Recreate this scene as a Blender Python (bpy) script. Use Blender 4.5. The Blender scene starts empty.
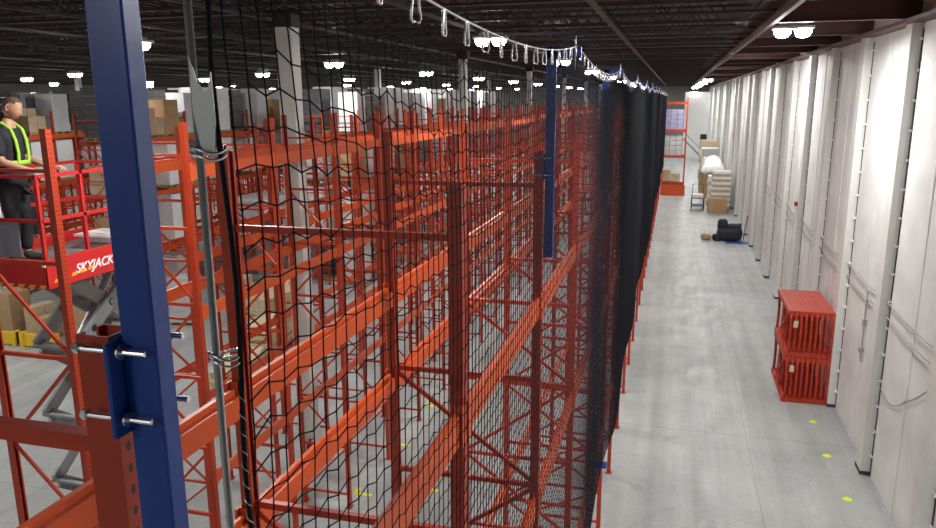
import bpy, bmesh, math, random
from mathutils import Vector, Matrix
random.seed(7)
S = bpy.context.scene
COL = S.collection
PI = math.pi

# ------------------------------------------------------------------ materials
def mat(name, color, rough=0.5, metal=0.0, noise=0.0, nscale=4.0, bump=0.0, spec=0.5, emit=None, estr=0.0, dirt=None):
    m = bpy.data.materials.new(name); m.use_nodes = True
    nt = m.node_tree; b = nt.nodes['Principled BSDF']
    b.inputs['Roughness'].default_value = rough
    b.inputs['Metallic'].default_value = metal
    b.inputs['Specular IOR Level'].default_value = spec
    b.inputs['Base Color'].default_value = (*color, 1)
    if noise > 0 or bump > 0:
        tc = nt.nodes.new('ShaderNodeTexCoord'); n = nt.nodes.new('ShaderNodeTexNoise')
        n.inputs['Scale'].default_value = nscale; n.inputs['Detail'].default_value = 5
        nt.links.new(tc.outputs['Object'], n.inputs['Vector'])
        r = nt.nodes.new('ShaderNodeMapRange')
        r.inputs[1].default_value = 0.3; r.inputs[2].default_value = 0.7
        r.inputs[3].default_value = 1 - noise; r.inputs[4].default_value = 1 + noise * .5
        nt.links.new(n.outputs['Fac'], r.inputs[0])
        mx = nt.nodes.new('ShaderNodeMix'); mx.data_type = 'RGBA'; mx.blend_type = 'MULTIPLY'
        mx.inputs[0].default_value = 1; mx.inputs[6].default_value = (*color, 1)
        nt.links.new(r.outputs[0], mx.inputs[7]); nt.links.new(mx.outputs[2], b.inputs['Base Color'])
        if bump > 0:
            bp = nt.nodes.new('ShaderNodeBump'); bp.inputs['Strength'].default_value = bump
            bp.inputs['Distance'].default_value = 0.01
            nt.links.new(n.outputs['Fac'], bp.inputs['Height']); nt.links.new(bp.outputs[0], b.inputs['Normal'])
    if emit:
        b.inputs['Emission Color'].default_value = (*emit, 1); b.inputs['Emission Strength'].default_value = estr
    return m

def slotted(name, color, rough=.45):
    """painted rack post: dark punched teardrop slots up its faces"""
    m = mat(name, color, rough)
    nt = m.node_tree; N = nt.nodes.new; L = nt.links.new; b = nt.nodes['Principled BSDF']
    tc = N('ShaderNodeTexCoord'); sp = N('ShaderNodeSeparateXYZ'); L(tc.outputs['Object'], sp.inputs[0])
    sn = N('ShaderNodeSeparateXYZ'); L(tc.outputs['Normal'], sn.inputs[0])
    def M(op, a, bb=None, c=None):
        n = N('ShaderNodeMath'); n.operation = op
        for i, v in enumerate((a, bb, c)):
            if v is None: continue
            if isinstance(v, (int, float)): n.inputs[i].default_value = v
            else: L(v, n.inputs[i])
        return n.outputs[0]
    ax = M('ABSOLUTE', sp.outputs[0]); ay = M('ABSOLUTE', sp.outputs[1])
    nx = M('ABSOLUTE', sn.outputs[0]); ny = M('ABSOLUTE', sn.outputs[1])
    perp = M('ADD', M('MULTIPLY', ax, ny), M('MULTIPLY', ay, nx))
    off = M('DIVIDE', M('SUBTRACT', perp, 0.016), 0.007)
    fz = M('DIVIDE', M('SUBTRACT', M('FRACT', M('DIVIDE', sp.outputs[2], 0.0508)), .5), 0.22)
    d = M('ADD', M('MULTIPLY', off, off), M('MULTIPLY', fz, fz))
    k = M('MULTIPLY', M('LESS_THAN', d, 1.0), M('GREATER_THAN', M('ADD', nx, 0.0), 0.5))
    mx = N('ShaderNodeMix'); mx.data_type = 'RGBA'; L(k, mx.inputs[0])
    mx.inputs[6].default_value = (*color, 1); mx.inputs[7].default_value = (color[0]*.12, color[1]*.12, color[2]*.2, 1)
    L(mx.outputs[2], b.inputs['Base Color'])
    return m

def floor_mat():
    m = bpy.data.materials.new('concrete'); m.use_nodes = True
    nt = m.node_tree; N = nt.nodes.new; L = nt.links.new; b = nt.nodes['Principled BSDF']
    g = N('ShaderNodeNewGeometry')
    def noise(scale, vec, det=6, rough=.6):
        mp = N('ShaderNodeMapping'); L(g.outputs['Position'], mp.inputs[0]); mp.inputs['Scale'].default_value = vec
        n = N('ShaderNodeTexNoise'); n.inputs['Scale'].default_value = scale; n.inputs['Detail'].default_value = det
        n.inputs['Roughness'].default_value = rough
        L(mp.outputs[0], n.inputs['Vector']); return n.outputs['Fac']
    def rng(x, a, c, lo, hi):
        r = N('ShaderNodeMapRange'); L(x, r.inputs[0])
        for i, v in enumerate((a, c, lo, hi)): r.inputs[i+1].default_value = v
        return r.outputs[0]
    def mul(a, c):
        n = N('ShaderNodeMath'); n.operation = 'MULTIPLY'; L(a, n.inputs[0])
        if isinstance(c, float): n.inputs[1].default_value = c
        else: L(c, n.inputs[1])
        return n.outputs[0]
    big = rng(noise(.35, (1, 1, 1)), .3, .7,   .80, 1.12)
    fine = rng(noise(9, (1, 1, 1)), .3, .7, .93, 1.05)
    streak = rng(noise(1.6, (1, .035, 1), 4), .35, .7, .80, 1.12)
    scuff = rng(noise(1.2, (1, .35, 1), 9, .75), .58, .68, 1.0, .84)
    v = mul(mul(big, fine), mul(streak, scuff))
    # slab joints
    sp = N('ShaderNodeSeparateXYZ'); L(g.outputs['Position'], sp.inputs[0])
    def joint(out, period, offs, width):
        a = N('ShaderNodeMath'); a.operation = 'ADD'; L(out, a.inputs[0]); a.inputs[1].default_value = offs
        p = N('ShaderNodeMath'); p.operation = 'PINGPONG'; L(a.outputs[0], p.inputs[0]); p.inputs[1].default_value = period / 2
        return rng(p.outputs[0], 0, width, .62, 1.0)
    v = mul(v, joint(sp.outputs[1], 6.9, -33.1 % 6.9, .02))
    v = mul(v, joint(sp.outputs[0], 7.2, 5.0, .015))
    # fine wandering cracks
    vo = N('ShaderNodeTexVoronoi'); vo.feature = 'DISTANCE_TO_EDGE'; vo.inputs['Scale'].default_value = .33
    wp = N('ShaderNodeVectorMath'); wp.operation = 'MULTIPLY_ADD'
    nz = N('ShaderNodeTexNoise'); nz.inputs['Scale'].default_value = 1.2; nz.inputs['Detail'].default_value = 6; L(g.outputs['Position'], nz.inputs['Vector'])
    L(nz.outputs['Color'], wp.inputs[0]); wp.inputs[1].default_value = (.9, .9, 0); L(g.outputs['Position'], wp.inputs[2])
    L(wp.outputs[0], vo.inputs['Vector'])
    v = mul(v, rng(vo.outputs['Distance'], 0, .004, .78, 1.0))
    mx = N('ShaderNodeMix'); mx.data_type = 'RGBA'; mx.blend_type = 'MULTIPLY'; mx.inputs[0].default_value = 1
    mx.inputs[6].default_value = (.42, .44, .435, 1); L(v, mx.inputs[7]); L(mx.outputs[2], b.inputs['Base Color'])
    L(rng(noise(3, (1, .3, 1)), .3, .7, .32, .6), b.inputs['Roughness'])
    b.inputs['Specular IOR Level'].default_value = .35
    return m

M = dict(
    floor=floor_mat(),
    wall=mat('painted_precast', (.76, .76, .745), .6, noise=.10, nscale=1.3, bump=.15),
    pil=mat('painted_pilaster', (.72, .72, .69), .5, noise=.06, nscale=2),
    joint=mat('dark_joint', (.05, .05, .05), .8),
    deck=mat('steel_roof_deck', (.040, .038, .037), .6, noise=.3, nscale=.6),
    joist=mat('joist_primer', (.033, .025, .025), .55, noise=.2, nscale=2),
    redbeam=mat('red_oxide_beam', (.10, .036, .035), .5, noise=.2, nscale=1),
    orange=mat('orange_paint', (.62, .085, .014), .36, noise=.08, nscale=3),
    orange_post=slotted('orange_slotted_post', (.42, .040, .010), .40),
    redorange=mat('red_orange_brace', (.48, .040, .010), .4),
    stackred=mat('stack_red', (.47, .042, .016), .45, noise=.12, nscale=3),
    blue=mat('blue_paint', (.016, .065, .33), .27, noise=.12, nscale=6),
    chrome=mat('zinc_bolt', (.75, .76, .78), .25, 1.0),
    zinc=mat('galvanised_pipe', (.34, .36, .35), .5, .2, noise=.15, nscale=12),
    bracket=mat('pale_bracket', (.50, .54, .52), .5, .3),
    net=mat('black_net_cord', (.009, .011, .017), .8, spec=.15),
    cable=mat('steel_cable', (.55, .56, .58), .35, .8),
    hook=mat('snap_hook', (.8, .8, .82), .22, 1.0),
    col=mat('column_paint', (.66, .68, .63), .5, noise=.08, nscale=2),
    black=mat('black_cap', (.012, .012, .012), .6),
    lens=mat('lamp_lens', (1, 1, 1), .4, emit=(1, .98, .95), estr=45),
    lampbody=mat('lamp_housing', (.55, .55, .55), .4, .4),
    wood=mat('pallet_wood', (.42, .28, .15), .8, noise=.3, nscale=8),
    lumber=mat('pale_lumber', (.62, .52, .34), .75, noise=.2, nscale=6),
    carton=mat('cardboard', (.42, .27, .14), .8, noise=.15, nscale=3),
    carton2=mat('pale_cardboard', (.50, .38, .25), .8, noise=.15, nscale=3),
    wrap=mat('white_stretch_wrap', (.80, .81, .82), .3, noise=.08, nscale=2, bump=.4),
    wrapgrey=mat('grey_stretch_wrap', (.50, .51, .52), .3, noise=.12, nscale=2, bump=.4),
    wrapdark=mat('dark_goods', (.07, .065, .07), .4, noise=.3, nscale=5),
    purple=mat('purple_goods', (.34, .33, .50), .5, noise=.3, nscale=4),
    yellow=mat('yellow_tape', (.75, .80, .02), .55),
    yellowpaint=mat('yellow_guard', (.75, .48, .03), .5),
    white=mat('white_paint', (.82, .82, .82), .5),
    liftred=mat('lift_red', (.55, .022, .02), .35, noise=.05),
    liftgrey=mat('lift_arm_grey', (.20, .215, .21), .45, noise=.15, nscale=4),
    greypanel=mat('grey_panel', (.20, .24, .30), .45),
    hazard=mat('amber_stripe', (.85, .40, .03), .5),
    skin=mat('skin', (.50, .27, .18), .55),
    hair=mat('short_hair', (.10, .06, .04), .8),
    shirt=mat('black_workwear', (.014, .014, .018), .8),
    hivis=mat('hi_vis_band', (.35, .68, .06), .5),
    jeans=mat('dark_trousers', (.012, .012, .015), .8),
    tire=mat('black_rubber', (.02, .02, .02), .8),
    darkmachine=mat('dark_navy_bag', (.016, .02, .03), .7, noise=.3, nscale=10),
    paper=mat('paper', (.78, .78, .76), .7),
    redplastic=mat('red_extinguisher', (.30, .01, .015), .3),
    bluepaint=mat('jack_blue', (.03, .10, .30), .4),
    hose=mat('grey_conduit', (.33, .33, .31), .6),
    backwall=mat('back_wall', (.20, .19, .18), .8, noise=.2, nscale=.3),
)

# ------------------------------------------------------------------ mesh builder
class MB:
    def __init__(s): s.v = []; s.f = []; s.mi = []; s.m = 0
    def box(s, x0, x1, y0, y1, z0, z1):
        b = len(s.v)
        s.v += [(x0,y0,z0),(x1,y0,z0),(x1,y1,z0),(x0,y1,z0),(x0,y0,z1),(x1,y0,z1),(x1,y1,z1),(x0,y1,z1)]
        s._f([(0,3,2,1),(4,5,6,7),(0,1,5,4),(1,2,6,5),(2,3,7,6),(3,0,4,7)], b); return s
    def _f(s, fs, b):
        for f in fs: s.f.append(tuple(i+b for i in f)); s.mi.append(s.m)
    def cbox(s, cx, cy, cz, dx, dy, dz): return s.box(cx-dx/2,cx+dx/2,cy-dy/2,cy+dy/2,cz-dz/2,cz+dz/2)
    def bar(s, p, q, w, h, up=(0,0,1)):
        p = Vector(p); q = Vector(q); d = (q-p).normalized(); u = Vector(up)
        if abs(d.dot(u)) > .98: u = Vector((1,0,0))
        a = d.cross(u).normalized()*w/2; c = a.cross(d).normalized()*h/2
        b = len(s.v)
        for e in (p, q):
            for sa, sc in ((-1,-1),(1,-1),(1,1),(-1,1)): s.v.append(tuple(e+a*sa+c*sc))
        s._f([(0,1,2,3),(7,6,5,4),(0,4,5,1),(1,5,6,2),(2,6,7,3),(3,7,4,0)], b); return s
    def prism(s, poly, axis, a0, a1):
        """extrude a 2-D outline; axis 0,1,2 is the extrusion axis"""
        b = len(s.v); n = len(poly)
        for a in (a0, a1):
            for (p, q) in poly:
                t = [p, q]; t.insert(axis, a); s.v.append(tuple(t))
        s._f([tuple(range(n-1,-1,-1)), tuple(range(n, 2*n))] + [(i,(i+1)%n,(i+1)%n+n,i+n) for i in range(n)], b); return s
    def tube(s, pts, r, n=6, closed=False):
        pts = [Vector(p) for p in pts]; b = len(s.v); m = len(pts); ref = None
        rr = r if isinstance(r, (list, tuple)) else [r]*m
        for i, p in enumerate(pts):
            if closed: d = pts[(i+1)%m]-pts[i-1]
            else: d = pts[min(i+1,m-1)]-pts[max(i-1,0)]
            d.normalize()
            if ref is None: ref = Vector((0,0,1)) if abs(d.z) < .9 else Vector((1,0,0))
            a = d.cross(ref).normalized(); c = a.cross(d).normalized(); ref = c
            for k in range(n):
                t = 2*PI*k/n; s.v.append(tuple(p+a*math.cos(t)*rr[i]+c*math.sin(t)*rr[i]))
        rng = m if closed else m-1
        for i in range(rng):
            for k in range(n):
                A = i*n; B = ((i+1)%m)*n; s._f([(A+k,A+(k+1)%n,B+(k+1)%n,B+k)], b)
        if not closed: s._f([tuple(range(n-1,-1,-1)), tuple((m-1)*n+k for k in range(n))], b)
        return s
    def lathe(s, prof, c=(0,0,0), n=16, axis=2):
        b = len(s.v)
        for (r, z) in prof:
            for k in range(n):
                t = 2*PI*k/n; p = [r*math.cos(t), r*math.sin(t)]; p.insert(axis, z)
                s.v.append((p[0]+c[0], p[1]+c[1], p[2]+c[2]))
        m = len(prof)
        for i in range(m-1):
            for k in range(n): s._f([(i*n+k,i*n+(k+1)%n,(i+1)*n+(k+1)%n,(i+1)*n+k)], b)
        s._f([tuple(range(n-1,-1,-1)), tuple((m-1)*n+k for k in range(n))], b); return s
    def mesh(s, name, mats, smooth=False):
        me = bpy.data.meshes.new(name); me.from_pydata(s.v, [], s.f)
        for m in (mats if isinstance(mats, (list,tuple)) else [mats]): me.materials.append(m)
        me.polygons.foreach_set('material_index', s.mi)
        if smooth: me.polygons.foreach_set('use_smooth', [True]*len(s.f))
        me.update(); return me
    def build(s, name, mats, parent=None, smooth=False, bevel=0, **k):
        o = link(name, s.mesh(name, mats, smooth), parent, **k)
        if bevel:
            md = o.modifiers.new('b', 'BEVEL'); md.width = bevel; md.segments = 2; md.limit_method = 'ANGLE'
        return o

def link(name, data, parent=None, loc=None, rot=None, **k):
    o = bpy.data.objects.new(name, data); COL.objects.link(o)
    if parent: o.parent = parent
    if loc: o.location = loc
    if rot: o.rotation_euler = rot
    return o
def tag(o, label=None, cat=None, group=None, kind=None):
    if label: o['label'] = label
    if cat: o['category'] = cat
    if group: o['group'] = group
    if kind: o['kind'] = kind
    return o
def thing(name, label, cat, loc=(0,0,0), rz=0, group=None):
    return tag(link(name, None, loc=loc, rot=(0,0,rz)), label, cat, group)
def struct(name, mb, m, **k):
    return tag(mb.build(name, m, **k), kind='structure')
def dup(o, loc=None, rz=None, label=None, parent=None):
    c = o.copy(); COL.objects.link(c)
    if parent: c.parent = parent
    if loc is not None: c.location = loc
    if rz is not None: c.rotation_euler = (0,0,rz)
    if label: c['label'] = label
    for ch in list(o.children): dup(ch, parent=c)
    return c

# ------------------------------------------------------------------ camera
H = 8.64
cd = bpy.data.cameras.new('camera'); cam = bpy.data.objects.new('camera', cd); COL.objects.link(cam)
F = 745.0
a = Vector((677-468, -(98-264), -F)).normalized()
u = -Vector((18, -3390, -F)).normalized(); u = (u-a*a.dot(u)).normalized(); x = a.cross(u)
Rm = Matrix((x, a, u))
cam.matrix_world = Matrix.Translation((0,0,H)) @ Rm.to_4x4()
cd.sensor_width = 36; cd.lens = 36*F/936; cd.clip_end = 400; cd.clip_start = .02
S.camera = cam

# ------------------------------------------------------------------ shell
XW, XL, Y0, Y1 = 4.8, -64.0, -9.0, 125.0
DECK = 11.25
struct('floor', MB().box(XL, XW+.3, Y0, Y1, -.3, 0), M['floor'])
struct('ceiling', MB().box(XL, XW+.3, Y0, Y1, DECK+.06, DECK+.2), M['deck'])
wr = MB()
wr.box(XW, XW+.3, Y0, Y1, 0, DECK+.06)
struct('wall_right', wr, M['wall'])
struct('wall_left', MB().box(XL-.3, XL, Y0, Y1, 0, DECK+.06), M['backwall'])
struct('wall_back', MB().box(XL, XW+.3, Y1, Y1+.3, 0, DECK+.06), M['backwall'])
struct('wall_front', MB().box(XL, XW+.3, Y0-.3, Y0, 0, DECK+.06), M['backwall'])
struct('wall_partition', MB().box(1.15, XW, 116.6, 117, 0, 9.5), M['white'])
# corrugated deck ribs (run along Y)
rb = MB()
xx = XL+.3
while xx < XW-.1:
    rb.prism([(xx-.05, DECK+.06), (xx+.05, DECK+.06), (xx+.08, DECK), (xx-.08, DECK)][::-1], 1, Y0, Y1); xx += .42
struct('ceiling_deck_ribs', rb, M['deck'])
# open-web joists across the hall
jb = MB(); jx0, jx1 = XL+.1, 1.90
for z in (10.42, 11.2):
    jb.box(jx0, jx1, -.055, -.015, z-.03, z+.03); jb.box(jx0, jx1, .015, .055, z-.03, z+.03)
n = int((jx1-jx0)/1.2)
for i in range(n):
    xa = jx0+i*1.2
    jb.bar((xa,0,10.44),(xa+.6,0,11.18),.03,.03); jb.bar((xa+.6,0,11.18),(xa+1.2,0,10.44),.03,.03)
jme = jb.mesh('roof_joist', M['joist'])
y = -6.85
ys = []
while y < Y1-1: ys.append(y); y += 2.025
for y in ys:
    tag(link('ceiling_joist', jme, loc=(0,y,0)), kind='structure')
# lengthwise bridging lines
for X in [-1.6-3.5*i for i in range(0, 17)]:
    struct('ceiling_bridging', MB().box(X-.05, X+.05, Y0, Y1, 10.33, 10.39), M['joist'])
gb = MB(); gb.box(1.90,2.0,Y0,Y1,10.22,10.25); gb.box(1.85,2.05,Y0,Y1,10.72,10.75); gb.box(1.93,1.97,Y0,Y1,10.25,10.72)
struct('ceiling_edge_girder', gb, M['redbeam'])
# solid beams from the right wall to the edge girder
wb = MB(); wb.box(1.97,XW,-.1,.1,10.22,10.245); wb.box(1.97,XW,-.1,.1,10.7,10.725); wb.box(1.97,XW,-.012,.012,10.245,10.7)
wme = wb.mesh('wall_beam', M['redbeam'])
# pilasters of the right wall
PY = [17.85+4.05*i for i in range(-5, 25)]
pm = MB(); pm.box(XW-.21, XW+.02, 0, .48, 0, 10.12)
pm.m = 1; pm.box(XW-.22, XW+.01, -.01, .49, 0, .09)
pme = pm.mesh('pilaster', [M['pil'], M['joint']])
for y in PY:
    if y < -8: continue
    tag(link('wall_pilaster', pme, loc=(0,y,0)), kind='structure')
    tag(link('ceiling_wall_beam', wme, loc=(0,y+.24,0)), kind='structure')
    j = MB(); j.box(XW-.006, XW+.01, y-.085, y-.001, 0, 10.0)
    struct('wall_joint', j, M['joint'])
    if y < 45:
        c = MB()
        for k in range(16): c.cbox(XW-.03, y-.045, .5+k*.62, .06, .10, .05)
        tag(c.build('wall_clips', M['white']), kind='structure')
    r_ = MB(); r_.box(XW-.02, XW+.01, y+2.15, y+2.27, 0, 10.0)
    struct('wall_rib', r_, M['wall'])
tag(MB().box(XW-.36, XW+.01, Y0, Y1, 10.12, 10.2).build('wall_top_ledger', M['redbeam']), kind='structure')

# hoses clipped along the right wall (in front of the panels, through the pilasters)
def hose(name, label, pts, r, m=M['hose']):
    return tag(MB().tube(pts, r, 6).build(name, m, smooth=True), label, 'conduit')
for zz, lb in ((4.20, 'upper of two grey hoses drooping along the white wall panels'), (3.88, 'lower of two grey hoses drooping along the white wall panels')):
    pts = []
    yy = 9.0
    while yy < 42:
        t = ((yy-17.85) % 4.05)/4.05
        pts.append((XW-.07, yy, zz+.045*math.cos(2*PI*t)+.02*math.sin(yy*1.7)-.03)); yy += .27
    hose('wall_hose', lb, pts, .016)
hose('wall_hose', 'thin grey cable looping low on the nearest wall panels',
     [(XW-.03, 17.7-i*.25, 2.22-.14*math.sin(min(1,i/7)*PI)+.008*i*i) for i in range(20)], .012)
pv = MB(); pv.tube([(XW-.05, 19.6, 4.0), (XW-.05, 19.6, 2.3), (XW-.05, 19.55, 2.2)], .02, 6); pv.cbox(XW-.05, 19.6, 3.2, .07, .09, .16); pv.cbox(XW-.06, 19.6, 2.5, .1, .12, .1)
tag(pv.build('wall_valve', M['hose']), 'small grey pipe drop with valve on the wall panel behind the orange frames', 'pipe')
rv = MB(); rv.lathe([(.02,-.06),(.09,-.05),(.09,.05),(.03,.07)], (XW-.27, 30.2, 4.72), 10, 0)
tag(rv.build('alarm_bell', M['redplastic'], smooth=True), 'small red round bell on the white wall above the stacked frames', 'bell')

# ------------------------------------------------------------------ lamps
lamp0 = None
def lamp(X, Y, power, label, Z=10.1, group='high-bay lamps under the roof'):
    global lamp0
    if lamp0 is None:
        lamp0 = thing('high_bay_lamp', label, 'lamp', (X,Y,Z), 0, group)
        b = MB(); b.box(-.44,.44,-.19,.19,.05,.12); b.box(-.3,.3,-.1,.1,.12,.2)
        b.build('lamp_housing', M['lampbody'], lamp0, bevel=.01)
        [MB().tube([(q,0,.12),(q,0,.9)], .008, 5).build('hanger', M['joist'], lamp0) for q in (-.45,.45)]
        for s in (-1,1):
            l = MB()
            l.lathe([(.03,-.14),(.11,-.12),(.17,-.04),(.18,.05)], (0,0,0), 20)
            for i,v in enumerate(l.v): l.v[i] = (v[0]*1.05+s*.22, v[1]*1.1, v[2])
            l.build('lens', M['lens'], lamp0, smooth=True)
        o = lamp0
    else: o = dup(lamp0, (X,Y,Z), 0, label)
    ld = bpy.data.lights.new('lamp_light', 'AREA'); ld.shape = 'RECTANGLE'; ld.size = 1.1; ld.size_y = .3; ld.energy = power; ld.color = (1,.985,.955)
    lo = bpy.data.objects.new('lamp_light', ld); COL.objects.link(lo); lo.location = (X,Y,Z-.16)
    return o
rowname = {2.46:'over the right hand aisle', -4.7:'over the netted rack row', -14:'over the second rack aisle', -23.3:'over the open loading floor',
           -32.6:'over the far left racks', -42:'in the fifth lamp row leftward', -51.5:'in the leftmost lamp row'}
for X, off in ((2.46,19),(-4.7,19.4),(-14,29.8-12.2),(-23.3,15.5),(-32.6,23.5),(-42,29.5),(-51.5,29.5)):
    for i in range(-2, 9):
        Y = off+12.2*i
        if Y < -7 or Y > 122: continue
        if X == 2.46 and Y < 6: continue
        far = ['nearest', 'second', 'third', 'fourth', 'fifth', 'sixth', 'seventh', 'eighth', 'ninth', 'tenth', 'eleventh'][i+2]
        lamp(X, Y, {2.46:450, -4.7:230}.get(X, 330), f'twin high bay lamp {rowname[X]}, {far} along its row', 10.47 if X == 2.46 and 25 < Y < 62 else 10.1)  # mid-aisle lamps added to brighten the floor, raised out of sight behind beams

# ------------------------------------------------------------------ pallet racks
PW = .08
def post_mesh(h, flip):
    b = MB(); w = PW/2; t = .006; s = -1 if flip else 1
    prof = [(s*w,-w),(s*w,w),(-s*w,w),(-s*w,w*.45),(-s*(w-t),w*.45),(-s*(w-t),w-t),(s*(w-t),w-t),(s*(w-t),-(w-t)),(-s*(w-t),-(w-t)),(-s*(w-t),-w*.45),(-s*w,-w*.45),(-s*w,-w)]
    if flip: prof = prof[::-1]
    b.prism(prof, 2, .012, h)
    b.box(-.07,.07,-.09,.09,0,.012)
    return b.mesh('post', M['orange_post'])
POST = {False: post_mesh(8.2, False), True: post_mesh(8.2, True), 'tall': post_mesh(8.36, False), 'tallback': post_mesh(8.36, True)}
def brace_mesh(d, h=8.2, zs=None):
    b = MB(); x0, x1 = -d+PW/2, -PW/2
    zs = zs or [7.95, 6.15, 5.1, 4.05, 3.0, 1.95, .9, .2]
    for z in zs[1:]: b.bar((x0,0,z),(x1,0,z),.038,.045)
    for i in range(1, len(zs)-1):
        a, c = (x0, x1) if i % 2 else (x1, x0)
        b.bar((a,0,zs[i]-.05),(c,0,zs[i+1]+.05),.028,.038)
    return b.mesh('upright_frame', M['redorange'])
BR = {}
STRUT = 7.915
def beam_mesh(L, side):
    """step beam, runs along Y, face on side*X"""
    b = MB(); w = .035
    b.prism([(-w,-.16),(w,-.16),(w,0.02),(w*.1,0.02),(w*.1,-.02),(-w,-.02)] if side>0 else [(-w,-.16),(w,-.16),(w,-.02),(-w*.1,-.02),(-w*.1,.02),(-w,.02)], 1, .045, L-.045)
    for y in (.042, L-.048):
        b.cbox(side*.048, y, -.06, .012, .07, .24); b.cbox(side*.02, y, -.06, .056, .006, .24)
    return b.mesh('load_beam', M['orange'])
BM = {(s,): beam_mesh(2.52, s) for s in (-1,1)}
Yk = lambda k: 1.24+2.535*k
def rack(label, X, d, k0, k1, levels, skip=(), zs=None, group=None, dy=0, tall=False, pitch=2.535):
    Yr = lambda k: Yk(k0)+(k-k0)*pitch
    root = thing('pallet_rack', label, 'rack', (X, Yk(k0)+dy, 0), 0, group)
    key = (d, tuple(zs or ()))
    if key not in BR: BR[key] = brace_mesh(d, zs=zs)
    for k in range(k0, k1+1):
        fr = link('upright_frame', BR[key], root, (0, Yr(k)-Yk(k0), 0))
        fp = link('post', POST['tall' if tall == 2 else False], fr)
        if tall == 1 and k == 0: fp.location = (-.03, 0, 0); fp.scale = (1, 1, .9965)
        link('post', POST['tallback' if tall else True], fr, (-d,0,0))
        st = MB(); st.bar((-d+PW/2,0,STRUT),(-PW/2,0,STRUT),.036,.038)
        if ('s',d) not in BR: BR[('s',d)] = st.mesh('strut', M['redorange'])
        link('strut', BR[('s',d)], fr)
    jobs = []
    for k in range(k0, k1):
        if k in skip: continue
        for zi, z in enumerate(levels):
            for s in (1,-1):
                if tall == 1 and (z, s) in ((6.08, 1), (5.0, -1)): continue
                jobs.append((k, z, s))
    jobs.sort(key=lambda j: math.hypot(X, Yr(j[0])+1.2)*1.0 + abs(8.64-j[1])*.3)
    rest = MB()
    for i, (k, z, s) in enumerate(jobs):
        loc = (0 if s > 0 else -d, Yr(k)-Yk(k0), z)
        if i < 100: link('load_beam', BM[(s,)], root, loc).scale = (1, pitch/2.535, 1)
        else:
            me = BM[(s,)]; b = len(rest.v)
            rest.v += [(v.co.x+loc[0], v.co.y*pitch/2.535+loc[1], v.co.z+loc[2]) for v in me.vertices]
            for p in me.polygons: rest._f([tuple(p.vertices)], b)
    if rest.v: tag(rest.build('load_beam', M['orange'], root), kind='stuff')
    return root
rack('bright orange pallet rack row standing directly behind the black net', -1.10, 1.38, 0, 26, [6.92, 6.08, 5.0, 2.3], tall=1)
rack('orange rack row beyond the first aisle, nearest to the white column', -6.4, 1.05, 2, 28, [7.75, 5.75, 3.2], skip=(2,), zs=[7.9,6.9,5.8,4.7,3.6,2.5,1.4,.3], dy=.19, tall=2, pitch=2.32)
LV = [7.1, 4.9, 2.5]
rack('orange rack row just left of the white columns', -8.36, 1.25, 4, 26, [7.55, 5.9, 3.2], zs=[7.9,6.9,5.8,4.7,3.6,2.5,1.4,.3])
RX = [-13.8, -15.56, -21.0, -22.76, -28.2, -29.96, -35.4, -37.16, -42.6, -44.36]
RS = [12, 12, 9, 10, 9, 9, 10, 10, 11, 11]
WORD = ['third','fourth','fifth','sixth','seventh','eighth','ninth','tenth','eleventh','twelfth']
RZ = [7.9,6.8,5.6,4.4,3.2,2.0,.8,.2]
for i, X in enumerate(RX):
    if i == 9: break
    rack(f'stocked orange pallet rack, {WORD[i]} row counted left from the netted row', X, 1.25, RS[i], 24, LV, zs=RZ)
# red rack closing the aisle's far end
def end_rack():
    root = thing('pallet_rack', 'narrow red rack with wrapped goods at the far end of the net', 'rack', (.2,70,0))
    for yy in (0, 1.2):
        for xx in (-1.15, .75):
            b = MB(); b.cbox(xx, yy, 4.3, .12, .1, 8.6); b.build('post', M['stackred'], root)
    for z in (8.3, 5.9, 3.6, 1.1):
        for yy in (-.06, 1.26):
            b = MB(); b.box(-1.2,.8,yy-.04,yy+.04,z-.2,z); b.build('load_beam', M['stackred'], root)
    b = MB(); b.box(-1.25,.9,-.35,-.15,.0,.95); b.build('guard_panel', M['orange'], root)
end_rack()

# ------------------------------------------------------------------ pallet loads
def load_proto(kind):
    root = link('wrapped_pallet', None)
    p = MB()
    for yy in (-.45,-.225,0,.225,.45): p.box(-.5,.5,yy-.05,yy+.05,.11,.13); 
    for xx in (-.46,0,.46): p.box(xx-.04,xx+.04,-.5,.5,.02,.11)
    for yy in (-.45,0,.45): p.box(-.5,.5,yy-.05,yy+.05,0,.02)
    p.build('pallet', M['wood'], root)
    b = MB(); rnd = random.Random(kind)
    hh = [2.0, 1.75, 1.45, 1.9, 1.1][kind]
    if kind in (0, 1):
        nz = 5; pr = []
        for i in range(nz):
            z0, z1 = .13+hh*i/nz, .13+hh*(i+1)/nz; w = .5-rnd.random()*.03
            b.prism([(-w+.03,-w),(w-.03,-w),(w,-w+.03),(w,w-.03),(w-.03,w),(-w+.03,w),(-w,w-.03),(-w,-w+.03)], 2, z0, z1)
        b.build('wrapped_goods', M['wrap'] if kind == 0 else M['wrapgrey'], root)
    elif kind in (2, 4):
        nz = 4 if kind == 2 else 3
        for i in range(nz):
            for a in (-1,1):
                for c in (-1,1):
                    if i == nz-1 and kind == 4 and a > 0: continue
                    b.box(a*.245-.235,a*.245+.235,c*.245-.235,c*.245+.235,.13+hh*i/nz+.005,.13+hh*(i+1)/nz)
        b.build('carton_stack', M['carton'] if kind == 2 else M['carton2'], root)
    else:
        for i in range(6): b.box(-.48+rnd.random()*.03,.48,-.48,.48-rnd.random()*.03,.13+hh*i/6+.02,.13+hh*(i+1)/6)
        b.build('wrapped_goods', M['wrapdark'], root)
    return root
protos = [load_proto(k) for k in range(5)]
KL = ['white stretch wrapped pallet load', 'grey stretch wrapped pallet load', 'brown carton stack on a pallet', 'dark boxed pallet load', 'low pale carton stack on a pallet']
cand = []
rr = random.Random(3)
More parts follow.
